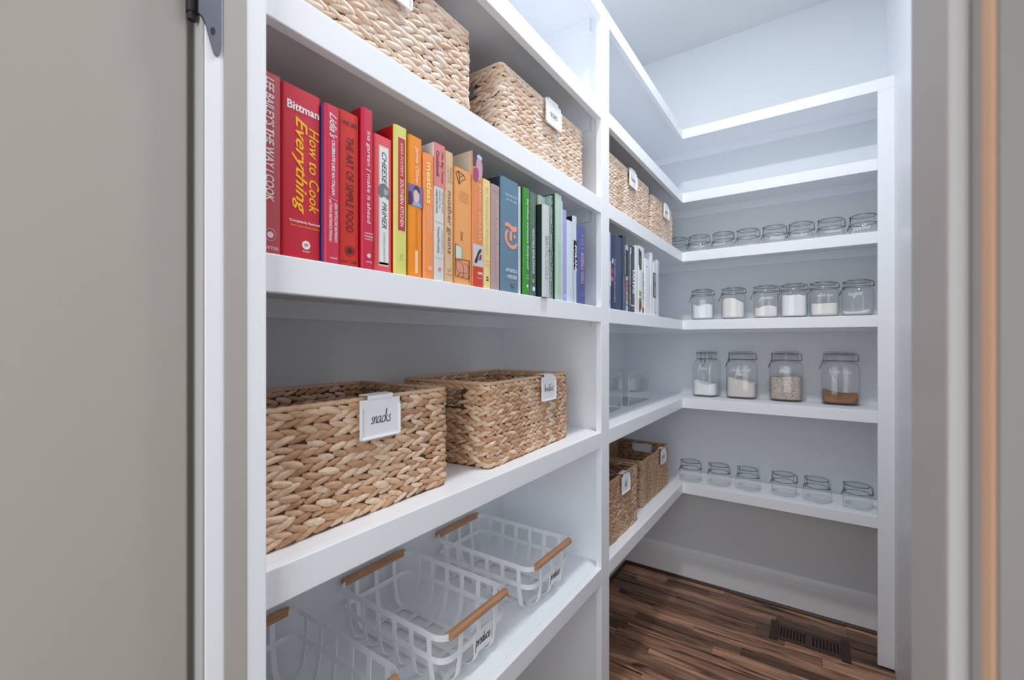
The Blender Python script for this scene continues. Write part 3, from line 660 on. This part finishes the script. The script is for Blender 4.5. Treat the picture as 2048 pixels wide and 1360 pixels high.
# far row
book(1.4150, 1.4430, .2590, -.580, (186, 208, 226), 'pale blue cookbook half hidden by the post, first in the far row', GD, None, [('p', 0, 1, .30, .62, (222, 226, 234)), ('o', .5, .09, .25, (206, 150, 190))])
book(1.4455, 1.4865, .2585, -.580, (44, 54, 88), 'navy cookbook with pink flowers near the post', GD, None, [('d', 'THE FOOD LAB KITCHEN', .72, .68, .1, .3, (206, 212, 226)), ('g', [(.0, .50), (.2, .55), (.5, .52), (.45, .47), (.1, .46)], (186, 40, 100), 2), ('g', [(.0, .40), (.2, .44), (.5, .41), (.4, .375), (.1, .37)], (214, 90, 140), 2), ('g', [(.1, .62), (.3, .68), (.5, .66), (.35, .60)], (206, 214, 222), 2)])
book(1.4895, 1.5475, .2600, -.580, (66, 80, 112), 'wide plain slate navy cookbook in the far row', GD, None, [('g', [(.35, .62), (.55, .66), (.75, .58), (.7, .5), (.45, .5)], (92, 84, 124), 1)], rough=.55)
book(1.5510, 1.5790, .2720, -.576, (58, 66, 92), 'tall dark cookbook with white dotted lettering and patterned lower half', GD, (8, 10, 16), [('d', 'COOKING THROUGH HISTORY', .55, .88, .48, .32, (206, 214, 226), 0, .03), ('p', 0, 1, 0, .46, (104, 118, 146)), ('s', [[(.2+.6*random.random(), .02+i*.036), (.2+.7*random.random(), .045+i*.036)] for i in range(12)], .0012, (52, 62, 88))])
book(1.5870, 1.6130, .2440, -.581, (44, 36, 44), 'narrow dark cookbook with orange fruit photos down its spine', GD, None,
     [('o', .5, .5, .34, (226, 200, 170)), ('o', .5, .42, .34, (226, 120, 76)), ('o', .5, .345, .34, (226, 110, 70)), ('o', .5, .275, .34, (220, 176, 156)), ('o', .5, .205, .34, (206, 160, 140)), ('o', .5, .135, .34, (226, 196, 160)), ('p', .2, .8, 0, .09, (206, 220, 234)), ('p', 0, 1, .93, 1, (206, 206, 212)), ('b', .45, .03, (150, 30, 70))])
book(1.6150, 1.6430, .2440, -.580, (70, 76, 88), 'grey cookbook with a white broken title line, left of the bold black one', GD, None, [('d', 'MEDITERRANEAN COOKING', .5, .92, .1, .34, (226, 230, 236), 0, .04), ('p', .6, 1, .9, 1, (206, 210, 216))])
book(1.6460, 1.6840, .2520, -.580, (62, 70, 80), 'charcoal cookbook with big white capitals', GD, None, [('d', 'TARTINE', .60, .66, .28, .62, (236, 240, 244), 0, .04), ('d', 'BREAD', .5, .25, .15, .4, (150, 158, 168)), ('p', 0, 1, .09, .115, (206, 212, 220)), ('h', 'No 3', .2, .8, .055, .02, (190, 196, 206))])
book(1.6870, 1.7250, .2610, -.580, (226, 230, 236), 'plain white cookbook right of the charcoal one', GD, None, [])
book(1.7270, 1.7980, .2680, -.580, (230, 232, 238), 'wide white cookbook with green vegetable photos on its spine', GD, None,
     [('g', [(.02, .72), (.02, .96), (.5, .90), (.5, .66), (.2, .64)], (70, 96, 66), 1), ('g', [(.05, .86), (.05, .96), (.45, .92), (.4, .83)], (40, 48, 54), 2), ('g', [(.1, .26), (.1, .34), (.5, .33), (.5, .25)], (140, 180, 80), 1), ('g', [(.04, .02), (.06, .22), (.45, .24), (.5, .10), (.3, .03)], (150, 124, 88), 1), ('g', [(.1, .06), (.2, .18), (.4, .16), (.35, .07)], (86, 66, 56), 2), ('d', 'PLENTY', .78, .62, .20, .3, (150, 156, 166), .1), ('p', .62, .92, .02, .10, (190, 60, 90))])
book(1.8060, 1.8780, .2295, -.580, (234, 236, 240), 'shorter plain white cookbook in the far row', GD, None, [('s', [[(.15, .03), (.15, .97)]], .0003, (200, 204, 212)), ('o', .3, .86, .06, (90, 90, 100))])
book(1.8850, 1.9125, .2660, -.580, (224, 228, 236), 'tall slim white cookbook left of the dark-panelled one', GD, None, [('d', 'simple', .3, .5, .3, .3, (150, 156, 166))])
book(1.9200, 1.9680, .2320, -.580, (222, 222, 224), 'white cookbook with a dark title panel, near the right end of the far row', GD, None, [('p', 0, .8, .34, .80, (64, 70, 76)), ('d', 'MARKET COOKING', .42, .78, .36, .42, (230, 234, 236), 0, .03), ('s', [[(.1, .07), (.9, .065)]], .0006, (150, 150, 156))])
book(1.9705, 2.0030, .2475, -.580, (212, 216, 222), 'last pale grey cookbook at the right end of the far row', GD, None, [('d', 'COLLECTED RECIPES', .4, .85, .4, .3, (160, 166, 174))])

# ------------------------------------------------------------------ white strap baskets
def wire_basket(label, y0, y1, rz=0.0):
    # local x = depth (front +x), y = width; top rim flares over a narrower base
    w = y1-y0+.034; d = .352; h = .132
    t = thing('wire_basket', label, 'basket', (-.793, (y0+y1)/2, L5+.0004), rz, 'white wire baskets on the low shelf')
    def loop(z, hx, hy, r, name, bw=.014, th=.0022):
        pts = []; nd = []
        for i, (cx, cy) in enumerate(((hx-r, hy-r), (-(hx-r), hy-r), (-(hx-r), -(hy-r)), (hx-r, -(hy-r)))):
            for k in range(7):
                a = i*PI/2+k*PI/12
                pts.append((cx+r*math.cos(a), cy+r*math.sin(a), z)); nd.append((math.cos(a), math.sin(a), 0))
        pts.append(pts[0]); nd.append(nd[0])
        o = put(name, MB().strap(pts, (0, 0, 1), bw, th, nd), M_WIRE, t); auto_smooth(o, 40)
    hx, hy = d/2, w/2
    loop(h-.008, hx, hy, .030, 'top_rim', .013); loop(h*.56, hx-.004, hy-.004, .030, 'middle_band', .013)
    def strap_path(H, Hb, n=8):
        # profile from top (at +H) down, round the foot and across the bottom: (coordinate, z), normals in that plane
        r = .034; side = [(H, h-.008), (H-.002, h*.56)]
        pts = side + [(Hb+r*.35*math.cos(a)*2.857-.0, r*.9-r*.9*math.sin(a)+.0012) for a in [k*PI/2/6 for k in range(1, 7)]]
        pts = [(p if i < 2 else (Hb-.034+.034*math.cos((i-1)*PI/12), .0335+.0012-.0335*math.sin((i-1)*PI/12))) for i, p in enumerate(pts)]
        pts += [(Hb-.046, .0045), (Hb-.056, .0075)]
        full = pts + [(-a, z) for a, z in reversed(pts)]
        return full
    def dirs(pts, kx):
        out = []
        for i in range(len(pts)):
            a, b = pts[max(i-1, 0)], pts[min(i+1, len(pts)-1)]
            tx, tz = b[0]-a[0], b[1]-a[1]; l = math.hypot(tx, tz) or 1
            out.append((-tz/l, tx/l))
        return out
    for i in range(6):                                     # straps across the width
        x = -hx+.042+i*(d-.084)/5
        pr = strap_path(hy-.001, hy-.010); dn = dirs(pr, 0)
        o = put('strap', MB().strap([(x, a, z) for a, z in pr], (1, 0, 0), .012, .002, [(0, p, q) for p, q in dn]), M_WIRE, t); auto_smooth(o, 40)
    for i in range(3):                                     # straps front to back
        yy = -hy+.055+i*(w-.11)/2
        pr = strap_path(hx-.001, hx-.010); dn = dirs(pr, 0)
        o = put('strap', MB().strap([(a, yy, z+.0004) for a, z in pr], (0, 1, 0), .012, .002, [(p, 0, q) for p, q in dn]), M_WIRE, t); auto_smooth(o, 40)
    for sx in (1, -1):
        r = .0092; hyy = (y1-y0)/2
        prof = [(r*math.cos(a)*.95, r*math.sin(a)) for a in [k*PI/6-PI/2 for k in range(7)]] + [(-.004, r), (-.004, -r)]
        pr = [(sx*(hx+.001+p), h-.004+q) for p, q in prof]
        if sx < 0: pr = pr[::-1]
        o = put('handle', MB().prism(pr, 'y', -hyy, hyy), M_HANDLE, t, bevel=.0008)
        o['label'] = 'beech wood handle'
    return t
def produce_tag(t, label, dy, yw=.062):
    d = .352; p = Vector(t.location) + Vector((d/2-.004+.0026, dy, .132*.56))
    g = thing('label_clip', label, 'label', p, 0, 'white clip labels on the wire baskets')
    put('plate', MB().box(-.0005, .0008, -yw/2, yw/2, -.033, .0095), M_CARD, g, bevel=.0004)
    hk = MB().box(-.0055, .0008, -yw/2, yw/2, .0095, .0106); hk.box(-.0058, -.0047, -yw/2, yw/2, -.004, .0106)
    put('hook', hk, M_CARD, g)
    put('lettering', script_mb('produce', yw*.82, (0, 1, 0), (0, 0, 1), (.0012, 0, -.012), .2), M_BLACK, g)
w1 = wire_basket('white strap basket at the left, half hidden by the door frame', .342, .538)
w2 = wire_basket('white strap basket in the middle of the low shelf with wooden handles', .676, .873)
w3 = wire_basket('white strap basket nearest the divider on the low shelf', 1.009, 1.205)
produce_tag(w1, 'white produce label on the left wire basket', .01)
produce_tag(w2, 'white produce label on the middle wire basket', .012)
produce_tag(w3, 'white produce label on the wire basket nearest the divider', .012)

# ------------------------------------------------------------------ clear acrylic bins
def bin_(label, x0, x1, y0, y1, h):
    t = thing('acrylic_bin', label, 'bin', ((x0+x1)/2, (y0+y1)/2, L4+.0004), 0, 'clear acrylic bins')
    a, b = (x1-x0)/2, (y1-y0)/2; k = .003
    put('panel', MB().box(a-k, a, -b, b, 0, h), M_ACRYL, t); put('panel', MB().box(-a, -a+k, -b, b, 0, h), M_ACRYL, t)
    put('panel', MB().box(-a+k, a-k, -b, -b+k, 0, h), M_ACRYL, t); put('panel', MB().box(-a+k, a-k, b-k, b, 0, h), M_ACRYL, t)
    put('base', MB().box(-a+k, a-k, -b+k, b-k, 0, k), M_ACRYL, t)
    rm = MB().box(a-k, a, -b, b, h, h+.0012); rm.box(-a, -a+k, -b, b, h, h+.0012); rm.box(-a+k, a-k, -b, -b+k, h, h+.0012); rm.box(-a+k, a-k, b-k, b, h, h+.0012)
    rm.box(a-.0012, a+.0004, b-k, b+.0004, 0, h); rm.box(a-.0012, a+.0004, -b-.0004, -b+k, 0, h)
    o = put('polished_edge', rm, mat((206, 214, 220), .2), t)
bin_('clear acrylic bin next to the white post', -.95, -.702, 1.54, 1.868, .142)
bin_('clear acrylic bin standing nearer the corner', -.95, -.702, 1.952, 2.262, .146)

# ------------------------------------------------------------------ clamp-lid glass jars
def sup(a, b, n, z, seg=36):
    out = []
    for k in range(seg):
        t = 2*PI*k/seg; c, s = math.cos(t), math.sin(t)
        out.append((a*math.copysign(abs(c)**(2/n), c), b*math.copysign(abs(s)**(2/n), s), z))
    return out
def jar(label, cx, cy, z, w, d, h, nr, group, rz=0.0, word=None, wlen=.6, wz=.6, words2=None, shoulder=.68, nsq=4.2, neck=.80):
    t = thing('glass_jar', label, 'jar', (cx, cy, z+.0004), rz, group)
    a, b = w/2, d/2; sh = h*shoulder; nk = h*neck
    rings = [sup(a*.80, b*.80, nsq, .0), sup(a*.93, b*.93, nsq, .002), sup(a*.99, b*.99, nsq, .008), sup(a, b, nsq, .018), sup(a, b, nsq, sh*.5), sup(a, b, nsq, sh)]
    for i in range(1, 6):
        f = i/5; e = math.sin(f*PI/2); g = 1-math.cos(f*PI/2)
        rings.append(sup(a+(nr-a)*g, b+(nr-b)*g, nsq+(2-nsq)*f, sh+(nk-sh)*e*.95))
    rings += [sup(nr, nr, 2, nk), sup(nr*1.05, nr*1.05, 2, nk+h*.012), sup(nr*1.05, nr*1.05, 2, nk+h*.03), sup(nr, nr, 2, nk+h*.045), sup(nr, nr, 2, h*.90), sup(nr*1.06, nr*1.06, 2, h*.905), sup(nr*1.06, nr*1.06, 2, h*.925)]
    g = MB().loft(rings, True, False)
    auto_smooth(put('glass_body', g, M_GLASS, t), 50)
    base = MB().loft([sup(a*.8, b*.8, nsq, .0045), sup(a*.93, b*.93, nsq, .0075)], True, True)
    if h > .15: auto_smooth(put('thick_base', base, M_GLASS, t), 50)
    lid = MB().loft([sup(nr*.9, nr*.9, 2, h*.925), sup(nr*1.07, nr*1.07, 2, h*.93), sup(nr*1.09, nr*1.09, 2, h*.955), sup(nr*1.05, nr*1.05, 2, h*.985), sup(nr*.97, nr*.97, 2, h*.998), sup(nr*.55, nr*.55, 2, h*.985)], True, True)
    auto_smooth(put('lid', lid, M_GLASS, t), 50)
    sl = MB().loft([sup(nr*1.075, nr*1.075, 2, h*.918), sup(nr*1.09, nr*1.09, 2, h*.924), sup(nr*1.075, nr*1.075, 2, h*.931)], False, False)
    auto_smooth(put('seal', sl, mat((176, 184, 188), .6), t), 50)
    r = .0014; wb = MB(); wb.smooth = True
    z1, z2 = nk+h*.02, h*.955
    for rr, zz in ((nr*1.07, z1), (nr*1.10, z2)):
        wb.tube([(rr*math.cos(k*PI/14), rr*math.sin(k*PI/14), zz) for k in range(28)], r, 5, True)
    put('wire_bail', wb, M_STEEL, t)
    cl = MB(); cl.smooth = True; q = nr*1.08; e = nr*.17
    cl.tube([(-q, -.010, z2), (-q-e, -.010, z2+.002), (-q-e, .010, z2+.002), (-q, .010, z2)], r, 5)
    cl.tube([(-q-e*.6, -.010, z2), (-q-e*.7, -.010, z1-.004), (-q-.002, -.010, z1-.012)], r, 5)
    cl.tube([(-q-e*.6, .010, z2), (-q-e*.7, .010, z1-.004), (-q-.002, .010, z1-.012)], r, 5)
    cl.tube([(-q, -.013, z1), (-q-e, -.013, z1), (-q-e, .013, z1), (-q, .013, z1)], r*1.5, 5)
    lv = min(.040, h*.22)
    cl.tube([(-q-e, -.009, z1), (-q-e-lv*.22, -.008, z1-lv*.6), (-q-e-lv*.38, 0, z1-lv), (-q-e-lv*.22, .008, z1-lv*.6), (-q-e, .009, z1)], r, 5)
    put('clasp', cl, M_STEEL, t)
    hg = MB(); hg.smooth = True
    hg.tube([(q, -.008, z2), (q+e, -.007, z2), (q+e*1.5, -.006, z1+.006), (q+e*1.4, 0, z1), (q+e*1.5, .006, z1+.006), (q+e, .007, z2), (q, .008, z2)], r, 5)
    hg.tube([(q, -.010, z1), (q+e*1.3, -.010, z1), (q+e*1.3, .010, z1), (q, .010, z1)], r*1.4, 5)
    put('hinge_wire', hg, M_STEEL, t)
    if word:
        mb = script_mb(word, w*wlen, (1, 0, 0), (0, 0, 1), (0, -b-.0008, h*wz), .12, .2, 1.1)
        if words2:
            m2 = script_mb(words2, w*wlen*.55, (1, 0, 0), (0, 0, 1), (0, -b-.0008, h*wz-.020), .12, .2, 1.1); mb.add(m2.v, m2.f)
        put('lettering', mb, mat((246, 248, 250), .5), t)
    return t
def fill(name, label, cat, t, w, d, level, m, f, nsq=4.2):
    # loose contents lying in a jar: an object of its own
    a, b = w/2-.005, d/2-.005; seg = 36; mb = MB(); mb.smooth = True
    base = [sup(a*.80, b*.80, nsq, .0085), sup(a*.95, b*.95, nsq, .011), sup(a, b, nsq, .018)]
    rings = list(base)
    for s in (1.0, .75, .5, .25):
        rings.append([(x*s, y*s, level+f(x*s/a, y*s/b)) for x, y, _ in sup(a, b, nsq, 0)])
    mb.loft(rings, True, True)
    o = put(name, mb, m, None, (t.location.x, t.location.y, t.location.z), t.rotation_euler[2])
    auto_smooth(o, 60)
    return tag(o, label, cat, None, 'stuff')

# upper small jars (shelf 3), empty
GJ1 = 'small clamp jars on the upper back shelf'
up = [(-.628, 'small glass jar half hidden behind the corner basket, first on the upper jar shelf', None), (-.520, 'second small glass jar from the corner on the upper jar shelf', 'cane sugar'),
      (-.404, 'third small glass jar from the corner on the upper jar shelf', 'mixed nuts'), (-.289, 'fourth small glass jar from the corner on the upper jar shelf', None),
      (-.1735, 'middle small glass jar reading seeds, turned a little, upper jar shelf', 'seeds'), (-.0645, 'third small glass jar from the right on the upper jar shelf', 'raisins'),
      (.0515, 'second small glass jar from the right on the upper jar shelf', 'cinnamon'), (.1690, 'rightmost small glass jar on the upper jar shelf', 'panko')]
for i, (x, lb, wd) in enumerate(up):
    jar(lb, x, 2.525, L2, .098, .098, .105, .040, GJ1, [0.1, .12, -.2, .15, .22, -.1, .1, -.2][i], wd, .60, .36, None, .30, 3.6, .60)
# middle jars with contents (shelf 4)
GJ2 = 'medium clamp jars on the eye-level back shelf'
mid = [(-.498, .108, 'medium jar of white powder nearest the corner on the eye-level shelf', None, .16), (-.3525, .109, 'medium jar heaped with pale flour, second from the corner at eye level', None, .1),
       (-.2085, .107, 'medium jar of pale grain with white lettering, third from the corner', 'jasmine', .12), (-.0925, .108, 'medium jar filled to the neck with fluffy white powder', None, .05),
       (.0247, .111, 'medium jar half full of cream coloured grain, second from the right', 'white rice', .05), (.1480, .111, 'rightmost medium jar, nearly empty, lettered sugar', 'sugar', -.22)]
mj = []
for x, w, lb, wd, rz in mid:
    mj.append(jar(lb, x, 2.505, L3, w, w, .163, .043, GJ2, rz, wd, .5, .60, None, .66, 4.0))
fill('white_powder', 'white powder filling two thirds of the jar nearest the corner', 'flour', mj[0], .108, .108, .083, M_FLOUR, lambda x, y: .005*math.sin(4*x)+.004*y, 4.0)
fill('pale_flour', 'pale flour heaped to one side in the second eye-level jar', 'flour', mj[1], .109, .109, .092, M_CREAM, lambda x, y: .014*math.cos(2.2*(x+.3))-.004*y, 4.0)
fill('pale_grain', 'pale grain half filling the third eye-level jar', 'grain', mj[2], .107, .107, .058, M_CREAM, lambda x, y: .006*math.sin(3*x+1), 4.0)
fill('fluffy_powder', 'fluffy white powder filling the fourth eye-level jar', 'powder', mj[3], .108, .108, .106, M_FLOUR, lambda x, y: .003*math.sin(6*x)+.003*math.cos(5*y), 4.0)
fill('cream_grain', 'cream coloured grain level in the jar second from the right', 'grain', mj[4], .111, .111, .062, M_CREAM, lambda x, y: .001*math.sin(5*x), 4.0)
fill('white_sugar', 'thin layer of white sugar in the rightmost eye-level jar', 'sugar', mj[5], .111, .111, .020, M_CREAM, lambda x, y: .010*x*x+.003*x, 4.0)
# large jars (shelf 5)
GJ3 = 'large clamp jars on the waist-high back shelf'
lw, ld, lh = .137, .122, .242
b1 = jar('large jar of white flour nearest the corner, its clasp facing front', -.4905, 2.562, L4, .137, .122, .242, .048, GJ3, PI/2-.1, None)
put('lettering', script_mb('flour', .05, (0, -1, 0), (0, 0, 1), (-.0693, 0, .150), .12, .2, 1.1), mat((246, 248, 250), .5), b1).rotation_euler = (0, 0, 0)
b2 = jar('large jar of beige whole wheat flour, second from the corner', -.322, 2.570, L4, .140, .124, .242, .050, GJ3, .02, 'whole wheat', .62, .60, 'flour')
b3 = jar('large jar full of rolled oats', -.1285, 2.580, L4, .140, .124, .242, .050, GJ3, .0, 'oats', .32, .62)
b4 = jar('large jar with a little brown sugar, at the right end', .0860, 2.575, L4, .144, .126, .244, .052, GJ3, .0, 'brown sugar', .60, .62)
fill('white_flour', 'white flour sloping in the large jar nearest the corner', 'flour', b1, .137, .122, .066, M_FLOUR, lambda x, y: .022*max(0, y)**1.2 + .004*math.sin(5*y))
fill('wheat_flour', 'beige whole wheat flour sloping in the second large jar', 'flour', b2, .140, .124, .094, M_WWFLOUR, lambda x, y: -.014*x+.003*math.sin(7*x))
fill('oats', 'rolled oats filling most of the third large jar', 'oats', b3, .140, .124, .118, M_OATS, lambda x, y: .004*math.sin(3*x))
fill('brown_sugar', 'brown sugar covering the bottom of the rightmost large jar', 'sugar', b4, .144, .126, .036, M_BSUGAR, lambda x, y: .016*x*x-.006*x+.012*y)
def scoop(label, loc, tilt, ry):
    t = thing('scoop', label, 'scoop', loc, ry, 'clear scoops inside the jars')
    mb = MB(); mb.smooth = True
    M3 = Matrix.Rotation(tilt, 3, 'Y')
    rings = []
    for k in range(5):
        rr = [.018, .019, .0195, .020, .020][k]; z = k*.010
        rings.append([tuple(M3 @ Vector((rr*math.cos(2*PI*i/16), rr*math.sin(2*PI*i/16), -z-(.012*max(0, math.cos(2*PI*i/16)) if k == 4 else 0)))) for i in range(16)])
    mb.loft(rings, True, False); put('bowl', mb, M_ACRYL, t)
    hd = MB(); hd.smooth = True
    hd.tube([tuple(M3 @ Vector(p)) for p in ((-.012, 0, 0), (-.012, 0, .03), (-.010, 0, .068), (-.012, 0, .078))], .0034, 8)
    put('handle', hd, mat((226, 232, 236), .25), t)
scoop('clear scoop leaning in the brown sugar jar', (.083, 2.568, L4+.098), -.45, -.2)
scoop('clear scoop half buried in the white flour jar', (-.470, 2.545, L4+.108), .25, 1.0)
# lower small jars (shelf 6), empty
GJ4 = 'small clamp jars on the lowest back shelf'
low = [(-.552, 2.474, 'small empty glass jar closest to the low baskets'), (-.415, 2.478, 'second small empty jar from the corner on the lowest shelf'), (-.284, 2.485, 'third small empty jar from the corner on the lowest shelf'),
       (-.1315, 2.490, 'third small empty jar from the right on the lowest shelf'), (-.002, 2.478, 'second small empty jar from the right on the lowest shelf'), (.1452, 2.478, 'rightmost small empty jar on the lowest shelf')]
for i, (x, y, lb) in enumerate(low):
    jar(lb, x, y, L5, .100, .098, .102, .041, GJ4, [-.15, -.3, -.45, -.1, -.5, -.3][i], None, .6, .6, None, .30, 3.6, .60)
